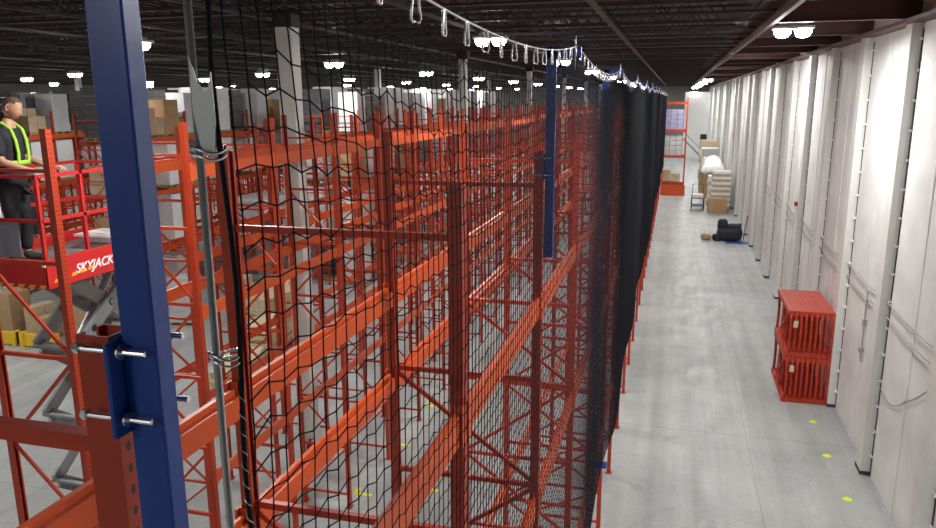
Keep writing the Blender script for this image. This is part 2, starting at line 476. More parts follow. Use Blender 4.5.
for i, X in enumerate(RX[:9]):
    for k in range(RS[i], 24):
        for li, z in enumerate([0]+LV[::-1]):
            for h in (.33, .75):
                if rr.random() > (.93 if li == 3 else .74 if li else .5): continue
                Y = Yk(k)+2.535*h-.06
                dist = math.hypot(X, Y)
                # things high up or in the first bays of a row show largest
                hidden = 0 if (li == 3 or k <= RS[i]+1) else (12 if li == 2 else 26)
                cand.append((dist*(1+.0)+hidden, X-.63, Y, z+.015 if z else 0, li, i))
cand.sort(); used = set()
LN = ['floor level', 'lowest shelf', 'middle shelf', 'top shelf']
for (s, X, Y, z, li, i) in cand[:296]:
    kk = rr.choices([0,1,2,3,4], [.42,.17,.13,.16,.12])[0]
    o = protos[kk]
    lab = f'{KL[kk]} on the {LN[li]} of the {WORD[i]} rack row'
    if kk in used: o = dup(o, (X,Y,z), rr.choice((0, PI/2)) + rr.uniform(-.03,.03), lab)
    else: used.add(kk); o.location = (X,Y,z); o['label'] = lab
    o['category'] = 'pallet load'; o['group'] = f'pallet loads on the {WORD[i]} rack row'
def place_load(kk, X, Y, z, lab, rz=0, grp=None):
    o = dup(protos[kk], (X,Y,z), rz, lab); o['category'] = 'pallet load'
    if grp: o['group'] = grp
    elif 'group' in o: del o['group']
    return o
# loads of the red end rack
for z, zz_ in ((5.91,'top'),(3.61,'middle')):
    c = MB(); rn = random.Random(int(z))
    for i in range(3):
        for j in range(4): c.box(-.95+i*.55,-.95+i*.55+.5,-.5,.5-rn.random()*.1,j*.44,j*.44+.42)
    q = thing('goods_stack', f'violet and grey boxed goods on the {zz_} beams of the far red rack', 'goods', (.0,70.6,z))
    c.build('boxes', M['purple'] if zz_ == 'top' else M['wrapgrey'], q)
for z, kk, w in ((1.12,4,'lowest'),):
    o = place_load(kk, -.2, 70.6, z, f'{["white","grey","brown","dark","pale"][kk]} pallet load on the {w} beams of the far red rack'); o.scale = (1.7,1.1,.95)

# ------------------------------------------------------------------ building columns
for i, Y in enumerate((15.0, 28.9, 42.8, 56.7, 70.6, 84.5)):
    b = MB(); b.box(-8.29,-7.92,Y-.18,Y+.18,.02,10.15) if i == 0 else b.box(-8.24,-7.97,Y-.15,Y+.15,.02,10.15); b.box(-8.33,-7.88,Y-.22,Y+.22,0,.02)
    b.m = 1; b.box(-8.32,-7.89,Y-.2,Y+.2,10.15,10.45)
    o = b.build('column', [M['col'], M['black']]); tag(o, kind='structure')
    struct('ceiling_girder', MB().box(XL, 1.9, Y-.12, Y+.12, 10.45, 10.5), M['joist'])
for X in (-17.3-.0, -38.9):
    for Y in (42.8, 70.6):
        b = MB(); b.box(X-.15,X+.15,Y-.15,Y+.15,0,10.45); tag(b.build('column', M['col']), kind='structure')

# ------------------------------------------------------------------ net posts and net
NX = -.80
def net_post(k, label):
    Y = Yk(k)-.005
    root = thing('net_post', label, 'post', (-1.0, Y, 7.3), 0, 'blue posts carrying the net')
    b = MB(); b.box(-.045,.035,-.05,0,0,1.75); b.build('post', M['blue'], root, bevel=.004)
    b = MB(); b.box(-.045,.235,-.05,.0,1.66,1.75); b.build('arm', M['blue'], root, bevel=.004)
    # clamp plate between rack post and net post, with four long bolts
    b = MB(); b.prism([(-.088,.675),(.07,.675),(.07,.89),(-.02,.89),(-.088,.872)], 0, -.058, -.048)
    b.build('clamp_plate', M['blue'], root, bevel=.002)
    for z in (.712, .855):
        for yy in (-.064, .055):
            b = MB(); b.tube([(-.150,yy,z),(.020,yy,z)], .0062, 10)
            b.lathe([(.012,-.146),(.012,-.134)], (0,yy,z), 6, 0)
            b.lathe([(.0125,-.047),(.0125,-.037)], (0,yy,z), 6, 0)
            b.lathe([(.016,-.037),(.016,-.034)], (0,yy,z), 12, 0)
            b.build('bolt', M['chrome'], root)
    return root
pl = ['nearest thick blue post bolted to the orange upright at left', 'second blue post with arm, hanging free in the middle of the net',
      'third blue net post along the row', 'fourth blue net post along the row']
np0 = net_post(0, pl[0])
far_names = ['fifth','sixth','seventh','eighth','ninth','tenth','eleventh','twelfth','thirteenth']
for i in range(1, 13):
    dup(np0, (-1.0, Yk(2*i)-.005, 7.3), 0, pl[i] if i < 4 else f'{far_names[i-4]} blue net post along the row')
b = MB(); b.box(-1.06,-.80,Yk(4)-.05,Yk(4)+.03,2.74,2.83)
tag(b.build('low_net_arm', M['blue']), 'short blue arm low on the orange rack, poking past the foot of the net', 'bracket')
# the white pieces above the feet of the front posts
ARM_Z = 9.0
def top_z(Y):
    span = 5.07; t = ((Y-Yk(0)) % span)/span
    return ARM_Z+.058-.14*(4*t*(1-t))
# cable
pts = []; yy = Yk(0); YE = 66.0
while yy < YE: pts.append((NX, yy, top_z(yy))); yy += .25
tag(MB().tube(pts, .0045, 6).build('support_cable', M['cable'], smooth=True), 'grey steel cable sagging between the blue arms above the net', 'cable')
# snap hooks
hk = MB()
for s in (-1,1):
    hk.tube([(0,0,.012),(0,s*.012,-.005),(0,s*.022,-.075),(0,s*.014,-.09),(0,s*.004,-.085)], .0045, 6)
hook_me = hk.mesh('snap_hook', M['hook'], True)
yy = Yk(0)+.17; hks = []
while yy < YE-1 and len(hks) < 215:
    hks.append(yy); yy += .30
for i, yy in enumerate(hks):
    o = link('snap_hook', hook_me, None, (NX, yy, top_z(yy)), (0, 0, random.uniform(-.5,.5)))
    tag(o, 'silver snap hook hanging the net from its cable', 'hook', 'snap hooks along the net cable')
# tall clamps on the arm ends
cl = MB(); cl.tube([(0,0,.05),(0,0,-.18)], .008, 6); cl.tube([(0,.03*math.cos(t*.6),.05+.03*math.sin(t*.6)) for t in range(11)], .006, 5)
cme = cl.mesh('arm_clip', M['hook'])
for i in range(1, 12):
    tag(link('arm_shackle', cme, None, (NX-.01, Yk(2*i)-.07, 9.05)), 'long silver shackle at the tip of a blue arm', 'shackle', 'shackles on the blue arm tips')
# net
def make_net():
    v = []; f = []
    ys_ = []; yy = 1.215
    while yy < YE: ys_.append(yy); yy += .062
    rows = 75; rnd = random.Random(5)
    def node(i, j):
        Y = ys_[i]; t = j/(rows-1)
        zt = top_z(Y)-.085; zb = 3.15+.25*math.sin(Y*.35)+.12*math.sin(Y*1.3)
        if Y < 12: zb -= .0
        z = zt+(zb-zt)*t
        ph = ((Y-(Yk(0)+.17)) % .30)/.30
        z -= .05*(math.sin(PI*ph)-.6)*math.exp(-j/3.5)
        z -= .16*math.exp(-j/9.0)*(4*(((Y-Yk(0))%5.07)/5.07)*(1-((Y-Yk(0))%5.07)/5.07))*.6
        x = NX + .018*math.sin(Y*1.1)*min(1,j/8) + .008*math.sin(z*2.3+Y)
        z += (i % 2)*.012 + rnd.uniform(-.006,.006)
        return Vector((x, Y+rnd.uniform(-.004,.004)+.012*math.sin(z*3+Y*.7), z))
    G = [[node(i,j) for j in range(rows)] for i in range(len(ys_))]
    def seg(p, q, r):
        d = (q-p); a_ = d.cross(Vector((1,0,0))).normalized()*r; c_ = Vector((1,0,0))*r
        b = len(v)
        for e in (p, q):
            v.append(tuple(e+a_)); v.append(tuple(e-a_*.5+c_*.87)); v.append(tuple(e-a_*.5-c_*.87))
        f.extend([(b,b+1,b+4,b+3),(b+1,b+2,b+5,b+4),(b+2,b,b+3,b+5)])
    for i in range(len(ys_)):
        for j in range(rows):
            r = .0026 if ys_[i] > 2.6 else .0022
            if j < rows-1: seg(G[i][j], G[i][j+1], r)
            if i < len(ys_)-1: seg(G[i][j], G[i+1][j], r)
            if ys_[i] < 5:   # knots
                p = G[i][j]; b = len(v); s = .0042
                v.extend([(p.x-s,p.y,p.z),(p.x+s,p.y,p.z),(p.x,p.y-s,p.z),(p.x,p.y+s,p.z),(p.x,p.y,p.z-s),(p.x,p.y,p.z+s)])
                f.extend([(b+1,b+3,b+5),(b+3,b,b+5),(b,b+2,b+5),(b+2,b+1,b+5),(b+3,b+1,b+4),(b,b+3,b+4),(b+2,b,b+4),(b+1,b+2,b+4)])
    me = bpy.data.meshes.new('safety_net'); me.from_pydata(v, [], f); me.materials.append(M['net']); me.update()
    return me
root = tag(link('safety_net', make_net()), 'black knotted safety net hung along the whole aisle side of the rack', 'net')
# edge ropes as parts of the net
er = MB(); er.tube([(NX+.012*math.sin(z*7)+.004, 1.212+.012*math.sin(z*4.3), z) for z in [9.0-.1*i for i in range(56)]], .0052, 7)
er.build('edge_rope', M['net'], root, smooth=True)
kn = MB()
kn.tube([(NX+.012*math.sin((8.1-.005*i)*7)+.004+.0062*math.cos(i*.8), 1.212+.012*math.sin((8.1-.005*i)*4.3)+.0062*math.sin(i*.8), 8.1-.005*i) for i in range(180)], .0011, 4)
kn.build('lashing', M['cable'], root)
# sliding pipe with its rings and bracket
gp = thing('guide_pipe', 'thin grey vertical pipe at the near edge of the net', 'pipe', (-.843, 1.205, 3.4))
MB().tube([(0,0,0),(0,0,5.75)], .0076, 12).build('pipe', M['zinc'], gp, smooth=True)
for z in (8.54, 8.145):
    for dz in (0, .012):
        r_ = MB(); r_.tube([(.018+.034*math.cos(t*PI/8)-.0, .022*math.sin(t*PI/8), z-3.4+dz+.006*math.sin(t*PI/4)) for t in range(16)], .0028, 6, True)
        r_.build('ring', M['chrome'], gp, smooth=True)
bk = MB(); bk.prism([(-.006,8.72),(.006,8.675),(.018,8.655),(.028,8.66),(.036,8.69),(.038,8.60),(.034,8.55),(.018,8.545),(.004,8.56),(-.006,8.62)], 1, -.004, .0)
tag(bk.build('hinged_bracket', M['bracket'], None, loc=(-.838,1.2,0)), 'pale notched steel bracket hanging beside the thin pipe', 'bracket')

# ------------------------------------------------------------------ stacked orange frames at right wall
def guard_frame():
    root = thing('stacking_frame', 'x', 'frame', (0,0,0))
    b = MB(); L = 2.55; h = 1.36; w = .13
    b.box(-w/2,w/2,0,L,h-.14,h); b.box(-w/2,w/2,0,L,0,.14)
    b.build('rail', M['stackred'], root, bevel=.006)
    for yy in (.03, L-.03):
        p = MB(); n = 9
        p.tube([(.015*math.sin(PI*i/(n-1)), yy, .12+(h-.24)*i/(n-1)) for i in range(n)], .042, 4)
        p.build('upright', M['stackred'], root, smooth=True)
    d = MB(); [d.box(-.045,.045,L*q-.05,L*q+.05,.14,h-.14) for q in (.5,)]
    d.build('brace', M['stackred'], root)
    return root
g0 = guard_frame(); n_ = 0
ordn = ['first','second','third','fourth','fifth','sixth','seventh','eighth','ninth','tenth']
for tier in range(2):
    for i in range(9):
        loc = (3.45+i*.137, 21.97+tier*.02+(.02 if i % 2 else 0), tier*1.372+.006)
        lab = f'orange steel frame, {ordn[i]} from the aisle in the {"upper" if tier else "lower"} tier against the wall'
        if n_ == 0: g0.location = loc; g0['label'] = lab; g0['group'] = 'stacked orange frames by the wall'; o = g0
        else: o = dup(g0, loc, 0, lab)
        n_ += 1
for i, (z, s) in enumerate(((2.38, 'upper'), (1.05, 'lower'))):
    b = MB(); b.box(3.51,3.63,21.90,21.912,z-.1,z+.1)
    tag(b.build('paper_tag', M['lumber']), f'small pale paper tag on the {s} tier of orange frames', 'tag')
# slanting loop arms on the aisle side
for tier in range(2):
    z = tier*1.372; b = MB()
    b.tube([(3.385,22.1,z+1.28),(3.23,22.3,z+.75),(3.23,22.2,z+.6),(3.385,22.0,z+.04)], .033, 6)
    b.cbox(3.23,22.25,z+.68,.12,.1,.1)
    tag(b.build('side_arm', M['stackred']), f'bent orange arm sticking out of the {"upper" if tier else "lower"} tier of stacked frames', 'arm')
# yellow floor dots
for i, (X, Y, w) in enumerate(((4.03,20.7,'furthest, beside the stacked frames'), (4.02,18.65,'middle one near the wall pilaster'), (4.07,16.55,'nearest, at the bottom of the picture'))):
    b = MB(); b.prism([(-.1,-.03),(-.03,-.1),(.08,-.08),(.1,.04),(.02,.1),(-.08,.06)], 2, .001, .004)
    tag(b.build('tape_mark', M['yellow'], loc=(X,Y,0)), f'yellow tape mark on the floor, {w}', 'floor mark', 'yellow marks by the right wall')

# ------------------------------------------------------------------ goods along the right wall
def cart(name, label, X, Y, w, d, h, m, cat='box', layers=1, wood=True, rz=0):
    root = thing(name, label, cat, (X,Y,0), rz)
    z = 0
    if wood:
        p = MB()
        for i in range(5): p.box(-w/2, w/2, -d/2+i*(d-.12)/4, -d/2+i*(d-.12)/4+.12, .1, .13)
        for i in range(3): p.box(-w/2+i*(w-.1)/2, -w/2+i*(w-.1)/2+.1, -d/2, d/2, 0, .1)
        p.build('pallet', M['wood'], root); z = .13
    b = MB(); rn = random.Random(int(X*100+Y))
    for i in range(layers):
        b.m = i % 2 if layers > 3 else 0
        a, c = rn.uniform(0,.06)*w, rn.uniform(0,.06)*w
        b.box(-w/2+a, w/2-c, -d/2, d/2-rn.uniform(0,.08), z+h*i/layers+.004, z+h*(i+1)/layers)
    b.build('carton' if m in (M['carton'],M['carton2']) else 'load', [m, M['wrap'] if m is not M['wrap'] else M['carton2']], root, bevel=.012)
    return root
cart('carton', 'large open brown carton on the floor at the front of the far wall stock', 3.4, 60, 1.45, 1.2, 1.15, M['carton'], layers=1, wood=False)
cart('wrapped_stack', 'stack of flat wrapped bundles just behind the brown carton', 3.7, 62.2, 1.5, 1.6, 2.9, M['carton2'], 'stack', 14)
cart('wrapped_stack', 'pale layered stack of goods behind the flat bundles', 3.6, 65.2, 1.6, 1.8, 2.2, M['wrapgrey'], 'stack', 6)
# sheet covered heap
def heap():
    b = MB(); nx, ny = 14, 12; W_, D_ = 2.1, 6.0
    rn = random.Random(2)
    for j in range(ny+1):
        for i in range(nx+1):
            s_, t_ = i/nx*2-1, j/ny*2-1
            e = (1-abs(s_)**4)*(1-abs(t_)**6)
            b.v.append((s_*W_/2, t_*D_/2, 2.2+1.2*e+rn.uniform(-.12,.12)))
    for j in range(ny):
        for i in range(nx):
            a_ = j*(nx+1)+i; b.f.append((a_,a_+1,a_+nx+2,a_+nx+1)); b.mi.append(0)
    return b
root = thing('covered_heap', 'long heap under a white plastic sheet along the far right wall', 'heap', (3.38,71.5,0))
hp = heap().build('plastic_sheet', M['wrap'], root, smooth=True); md = hp.modifiers.new('s','SOLIDIFY'); md.thickness = .03
b = MB()
for j in range(4):
    for i in range(2): b.box(-1.0+i*1.0, -.05+i*1.0, -2.9+j*1.5, -1.6+j*1.5, 0, 2.3)
b.build('crates', M['wood'], root)
cart('wrapped_stack', 'tall grey stack behind the sheeted heap', 3.5, 79, 1.7, 3, 3.6, M['wrapgrey'], 'stack', 5)
cart('wrapped_stack', 'tall brown stack furthest along the right wall', 3.5, 86, 1.7, 3, 4.0, M['carton2'], 'stack', 5)
# low platform cart beside the carton
root = thing('platform_cart', 'black two deck platform cart left of the brown carton', 'cart', (2.0,61.5,0))
for z in (.35, .95):
    b = MB(); b.box(-.5,.5,-.7,.7,z-.04,z); b.build('deck', M['black'], root)
for sx in (-1,1):
    for sy in (-1,1):
        b = MB(); b.box(sx*.46-.03,sx*.46+.03,sy*.62-.03,sy*.62+.03,.12,.95); b.build('leg', M['black'], root)
        b = MB(); b.lathe([(.03,-.03),(.08,-.03),(.08,.03),(.03,.03)], (sx*.46,sy*.62,.08), 10, 0); b.build('wheel', M['tire'], root)
b = MB(); b.tube([(-.4,.66,.95),(-.4,.8,1.9),(.4,.8,1.9),(.4,.66,.95)], .03, 6); b.build('handle', M['black'], root)
b = MB(); b.box(-.4,.4,-.5,.5,.955,1.2); tag(b.build('paper_bundle', M['paper'], loc=(2.0,61.5,0)), 'white bundle lying on the black platform cart', 'bundle')
# machine / bag pile
def lump(name, label, cat, loc, parts, m):
    root = thing(name, label, cat, loc)
    for (pn, x_,y_,z_,dx,dy,dz,rz) in parts:
        bm = bmesh.new(); bmesh.ops.create_icosphere(bm, subdivisions=3, radius=1)
        rn = random.Random(hash(pn)%99+int(x_*10))
        for v in bm.verts:
            c = v.co
            for q in range(3): c[q] = math.copysign(abs(c[q])**.55, c[q])
            c.x += .05*math.sin(c.z*6+x_); c.z += .06*math.sin(c.x*5+c.y*4)
            v.co = Vector((c.x*dx/2, c.y*dy/2, c.z*dz/2))
        me = bpy.data.meshes.new(pn); bm.to_mesh(me); bm.free(); me.materials.append(m)
        me.polygons.foreach_set('use_smooth',[True]*len(me.polygons))
        link(pn, me, root, (x_,y_,z_), (0,0,rz))
    return root
r_ = lump('tool_bag', 'black tool bag lying open on the aisle floor near the wall', 'bag', (3.55,48.0,0),
     [('body',0,0,.40,1.5,.9,.80,.15),('flap',-.42,.1,.95,.55,.5,.75,.3),('flap',.25,.1,.85,.9,.5,.40,-.1),('pouch',-.72,-.2,.22,.5,.5,.42,.5),('pouch',.55,-.1,.55,.35,.5,.5,.2)], M['darkmachine'])
lump('small_bag', 'small tan and black bag on the floor left of the black tool bag', 'bag', (2.2,48.0,0), [('body',0,0,.19,.62,.5,.38,.1)], M['carton'])
b = MB(); b.bar((4.40,48.35,0.02),(4.6,48.5,1.5),.22,.05)
tag(b.build('leaning_board', M['wrapdark']), 'dark narrow board leaning on the wall beside the black tool bag', 'board')
b = MB(); b.prism([(-.7,-.4),(.6,-.55),(.9,.2),(.1,.5),(-.8,.3)], 2, .002, .012)
tag(b.build('ground_sheet', M['bluepaint'], loc=(4.05,47.4,0)), 'thin blue sheet spread under the black tool bag', 'sheet')
# far stair and dark door by the partition
b = MB()
for i in range(14): b.box(-1.0+i*.28,-1.0+(i+1)*.28,0,1.0,(13-i)*.28,(13-i)*.28+.05)
b.bar((-1.1,0,4.9),(2.9,0,1.0),.06,.08); b.bar((-1.1,1.,3.9),(2.9,1.,0.05),.06,.2)
tag(b.build('metal_stair', M['liftgrey'], loc=(1.4,108,0)), 'grey steel stair descending in front of the far white partition', 'stair')
struct('door_1', MB().box(3.6,4.5,116.5,116.6,0,3.4), M['black'])

# ------------------------------------------------------------------ things on the rack aisle floor and at left
def lumber(label, X, Y, w, d, n, rz, m=M['lumber'], z=0, grp=None):
    root = thing('board_stack', label, 'boards', (X,Y,z), rz, grp)
    rn = random.Random(int(X*7+Y*3))
    b = MB()
    for i in range(2): b.box(-w/2, w/2, -d/2+.2+i*(d-.5), -d/2+.3+i*(d-.5), 0, .09)
    b.build('bearer', M['wood'], root)
    for i in range(n):
        k = MB(); o_ = rn.uniform(-.06,.06); k.box(-w/2+o_, w/2+o_, -d/2+rn.uniform(-.1,.1), d/2, .09+i*.12, .09+i*.12+.1)
        k.build('board', m, root)
    return root
lumber('stack of pale flat boards on the open floor, nearest behind the first white column', -12.9, 19.6, 1.1, 2.4, 5, .3, grp='pale board stacks on the open floor')
lumber('low stack of pale boards left of the first white column', -13.7, 22.6, 1.2, 2.4, 7, .1, grp='pale board stacks on the open floor')
lumber('tallest pale board stack on the open floor, third one back', -14.9, 25.4, 1.2, 2.4, 10, -.2, grp='pale board stacks on the open floor')
lumber('pale board stack at the back of the open floor before the racks', -16.3, 28.2, 1.2, 2.4, 8, .2, grp='pale board stacks on the open floor')
place_load(2, -20.5, 21.5, 0, 'brown carton stack standing on the open floor before the left racks', .1)
place_load(4, -22.4, 21.7, 0, 'low carton pallet standing on the open floor under the lift platform', -.1)
place_load(2, -24.2, 21.9, 0, 'tall brown carton load behind the blue pallet jack', 0)
place_load(1, -18.4, 24.6, 0, 'grey wrapped load on the open floor between lift and column', .2)
place_load(4, -17.4, 27.6, 0, 'pale carton load on the open floor seen through the orange frames', .2)
# yellow end guards
for i, X in enumerate((-21.6, -23.3)):
    b = MB(); b.box(-.75,.75,-.06,.06,.05,.5); b.box(-.75,-.6,-.15,.15,0,.55); b.box(.6,.75,-.15,.15,0,.55)
    tag(b.build('rack_guard', M['yellowpaint'], loc=(X,Yk(8)-1.0,0)), f'yellow steel guard at the foot of the {"right hand" if i==0 else "left hand"} rack end by the cartons', 'guard')
# blue pallet jack
root = thing('pallet_jack', 'blue hand pallet jack parked on the floor at far left', 'pallet jack', (-23.6,19.4,0), .4)
for s in (-1,1):
    b = MB(); b.box(s*.27-.08,s*.27+.08,-1.1,0,.06,.13); b.build('fork', M['bluepaint'], root)
    b = MB(); b.lathe([(.02,-.03),(.1,-.03),(.1,.03),(.02,.03)], (s*.12,.2,.1), 12, 0); b.build('wheel', M['tire'], root)
b = MB(); b.box(-.35,.35,-.02,.14,.06,.3); b.box(-.12,.12,.1,.34,.1,.62); b.build('body', M['bluepaint'], root, bevel=.01)
b = MB(); b.tube([(0,.25,.55),(0,.6,1.1)], .025, 6); b.tube([(-.15,.6,1.1),(-.13,.68,1.22),(.13,.68,1.22),(.15,.6,1.1)], .02, 6, True); b.build('handle', M['tire'], root)
# yellow tape patches under rack feet
for i, (X, Y) in enumerate(((-6.6, Yk(5)+.12), (-6.6, Yk(6)+.12), (-6.6, Yk(7)+.12), (-6.6, Yk(8)+.12), (-10.9,13.6), (-11.8,12.2), (-5.2,14.6))):
    b = MB(); b.box(-.22,.22,-.05,.05,.0005,.003); b.box(-.22,-.12,-.05,.25,.0005,.0035)
    tag(b.build('tape_mark', M['yellow'], loc=(X+.25,Y,0)), 'yellow L shaped tape on the floor under the racks', 'floor mark', 'yellow tape corners under the racks')
# extinguisher at column foot
root = thing('fire_extinguisher', 'dark red fire extinguisher on the white column near its foot', 'fire extinguisher', (-7.95,14.72,.25))
MB().lathe([(.03,0),(.09,.01),(.09,.42),(.06,.49),(.02,.52)], (0,0,0), 16).build('cylinder', M['redplastic'], root, smooth=True)
b = MB(); b.lathe([(.02,.52),(.025,.57)], (0,0,0), 8); b.bar((0,0,.56),(.12,0,.6),.02,.02); b.build('valve', M['black'], root)
MB().tube([(0,0,.55),(.1,-.03,.45),(.1,-.03,.15)], .012, 6).build('hose', M['black'], root)

# a long pale truck-like platform seen through the racks
root = thing('order_picker', 'white and red bodied machine raised on a mast between the far racks', 'machine', (-18.9, 31.5, 3.3))
b = MB(); b.box(-1.0,1.0,-1.6,1.6,0,.9); b.build('body', M['wrapgrey'], root, bevel=.05)
b = MB(); b.box(-1.02,1.02,-1.62,1.62,.45,.53); b.build('stripe', M['liftred'], root)
b = MB(); b.box(-.2,.2,-.4,.4,-3.3,0); b.box(-.8,.8,-1.2,1.2,-3.3,-2.9); b.build('mast', M['liftgrey'], root)

# ------------------------------------------------------------------ scissor lift
LX, LY, LZ = -7.45, 6.72, 6.74      # near end centre of the deck
lift = thing('scissor_lift', 'raised red scissor lift carrying the worker at left', 'lift', (LX, LY, 0))
W2 = .62; LL = 1.95
b = MB(); b.box(-W2,W2,0,LL,LZ-.05,LZ); b.build('deck', M['liftgrey'], lift)
b = MB(); b.box(-W2-.02,W2+.02,-.03,0,LZ-.20,LZ+.14); b.box(-W2-.02,W2+.02,LL,LL+.03,LZ-.20,LZ+.14)
b.box(W2,W2+.03,-.03,LL+.03,LZ-.20,LZ+.14); b.box(-W2-.03,-W2,-.03,LL+.03,LZ-.20,LZ+.14)
b.build('toe_board', M['liftred'], lift, bevel=.004)
hz = MB()
for i in range(8):
    xx = -W2+.04+i*.155; hz.prism([(xx,LZ-.195),(xx+.09,LZ-.195),(xx+.12,LZ-.155),(xx+.03,LZ-.155)], 1, -.036, -.031)
for i in range(5):
    yy = .05+i*.13; hz.prism([(yy,LZ-.14+.01*i),(yy+.075,LZ-.14+.01*i),(yy+.095,LZ-.10+.01*i),(yy+.02,LZ-.10+.01*i)], 0, W2+.031, W2+.036)
hz.build('hazard_stripe', M['hazard'], lift)
def rail(p, q): b = MB(); b.bar(p, q, .04, .04); b.build('guard_rail', M['liftred'], lift)
for z in (.58, 1.08):
    rail((-W2,0,LZ+z),(W2,0,LZ+z)); rail((W2,0,LZ+z),(W2,LL,LZ+z)); rail((-W2,0,LZ+z),(-W2,LL,LZ+z)); rail((-W2,LL,LZ+z),(W2,LL,LZ+z))
for xx, yy in ((-W2,0),(W2,0),(-W2,LL),(W2,LL),(0,LL),(W2,LL*.33),(W2,LL*.66),(-W2,LL*.5)):
    rail((xx,yy,LZ),(xx,yy,LZ+1.1))
b = MB(); b.box(-.60,.30,-.012,.0,LZ+.16,LZ+.60); b.build('side_panel', M['greypanel'], lift)
b = MB(); b.box(-.05,.10,-.075,-.02,LZ+.62,LZ+.98); b.build('document_holder', M['paper'], lift)
b = MB(); b.box(W2-.02,W2+.02,-.05,.05,LZ+.06,LZ+.10); b.build('warning_label', M['white'], lift)
# scissor arms
SA, SB = .62, LL-.08
zt = LZ-.22; nst = 6; sh = (zt-.85)/nst
for st in range(nst):
    z1 = zt-sh*st; z0 = z1-sh
    for s in (-1, 1):
        for (ya, yb, o_) in ((SA, SB, 0), (SB, SA, .075)):
            b = MB(); xx = s*(.32-o_)
            b.bar((xx,ya,z0),(xx,yb,z1), .05, .17, up=(1,0,0)) if False else b.bar((xx,ya,z0),(xx,yb,z1), .055, .18)
            b.build('scissor_arm', M['liftgrey'], lift, bevel=.008)
    b = MB(); 
    for yy, zz in ((SA,z0),(SB,z0),((SA+SB)/2,(z0+z1)/2)):
        b.tube([(-.36,yy,zz),(.36,yy,zz)], .035, 10)
    b.build('pivot_tube', M['liftgrey'], lift)
    # round lightening holes
    b = MB()
    for t in (.22,.5,.78):
        b.lathe([(.05,-.001),(.05,.001)], (.349, SA+(SB-SA)*t, z0+sh*t), 14, 0)
    b.build('arm_hole', M['black'], lift)
b = MB(); b.tube([(.1,.9,zt-sh*.9),(.1,LL-.4,zt-.15)], .05, 10); b.build('hydraulic_ram', M['chrome'], lift)
b = MB(); b.box(-.6,.6,-.1,LL+.1,.22,.75); b.build('chassis', M['liftred'], lift, bevel=.02)
for sx in (-1,1):
    for yy in (.25, LL-.25):
        b = MB(); b.lathe([(.08,-.08),(.22,-.08),(.22,.08),(.08,.08)], (sx*.6,yy,.22), 18, 0); b.build('wheel', M['tire'], lift)
fc = bpy.data.curves.new('lettering', 'FONT'); fc.body = 'SKYJACK'; fc.size = .155; fc.shear = .3; fc.extrude = .002; fc.offset = .003
fc.space_character = 1.0
fc.materials.append(M['white']); tmp = bpy.data.objects.new('t', fc); COL.objects.link(tmp)
tme = bpy.data.meshes.new_from_object(tmp.evaluated_get(bpy.context.evaluated_depsgraph_get())); bpy.data.objects.remove(tmp)
tx = link('lettering', tme, lift, (W2+.033, .38, LZ-.10), (PI/2, 0, PI/2))
b = MB(); b.box(-.15,.45,.9,1.25,0,.03); b.box(-.05,.4,.95,1.3,.03,.05)
tag(b.build('paper_sheets', M['paper'], loc=(LX+.05,LY+.3,LZ+.17)), 'white papers lying on the lift platform edge', 'papers')

# ------------------------------------------------------------------ the worker
def skin_obj(name, joints, edges, m, parent, sub=2, root=0):
    me = bpy.data.meshes.new(name); me.from_pydata([j[:3] for j in joints], edges, [])
    o = link(name, me, parent); me.materials.append(m)
    md = o.modifiers.new('skin', 'SKIN'); md.use_smooth_shade = True
    for i, j in enumerate(joints):
        r = j[3] if isinstance(j[3], tuple) else (j[3], j[3])
        me.skin_vertices[0].data[i].radius = r
        me.skin_vertices[0].data[i].use_root = (i == root)
    s = o.modifiers.new('sub', 'SUBSURF'); s.levels = sub; s.render_levels = sub
    return o
# figure faces +X (towards the hands resting on the rail); feet at z 0
per = thing('person', 'worker in black with yellow-green bands standing in the red lift, looking down at his hands', 'person', (LX+.02, LY+.25, LZ+.02), .3)
J = [(-.01,0,.98,(.08,.065)), (.0,0,1.12,(.12,.10)), (.01,0,1.3,(.14,.10)), (.02,0,1.47,(.12,.08)), (.04,0,1.56,.062), (.07,0,1.63,.058),
     # arms: shoulder, elbow, wrist (right hand side -Y, left +Y)
     (.03,-.20,1.45,.062), (.06,-.26,1.17,.048), (.30,-.20,1.07,.034), (.37,-.19,1.06,.03),
     (.03,.20,1.45,.062), (.06,.26,1.17,.048), (.30,.17,1.09,.034), (.37,.16,1.08,.03),
     (0,-.09,.84,.070), (.02,-.11,.5,.062), (-.02,-.12,.12,.045), (.03,-.12,.045,.045), (.17,-.14,.035,.04),
     (0,.09,.84,.070), (.03,.11,.5,.062), (0,.12,.12,.045), (.05,.12,.045,.045), (.19,.14,.035,.04)]
E_ = [(0,1),(1,2),(2,3),(3,4),(4,5),(3,6),(6,7),(7,8),(8,9),(3,10),(10,11),(11,12),(12,13),(0,14),(14,15),(15,16),(16,17),(17,18),(0,19),(19,20),(20,21),(21,22),(22,23)]
body = skin_obj('body', J, E_, M['skin'], per)
def grow(js, k): return [(*j[:3], (j[3][0]*k+.008, j[3][1]*k+.008) if isinstance(j[3], tuple) else j[3]*k+.01) for j in js]
per.scale = (1.05,1.05,1.05)
T = grow([(.01,0,.80,(.175,.155)),(.0,0,1.08,(.165,.14)),(.01,0,1.3,(.185,.135)),(.02,0,1.46,(.17,.12)),(.035,0,1.56,.085),J[6],(.05,-.245,1.27,.056),(.055,-.26,1.2,.054),J[10],(.05,.245,1.27,.056),(.055,.26,1.2,.054)], 1.06)
skin_obj('jacket', T, [(0,1),(1,2),(2,3),(3,4),(3,5),(5,6),(6,7),(3,8),(8,9),(9,10)], M['shirt'], per)
P = grow([(0,0,.99,(.16,.125)),(0,-.095,.84,.105),J[15],(-.02,-.12,.12,.06),(0,.095,.84,.105),J[20],(0,.12,.12,.06)], 1.1)
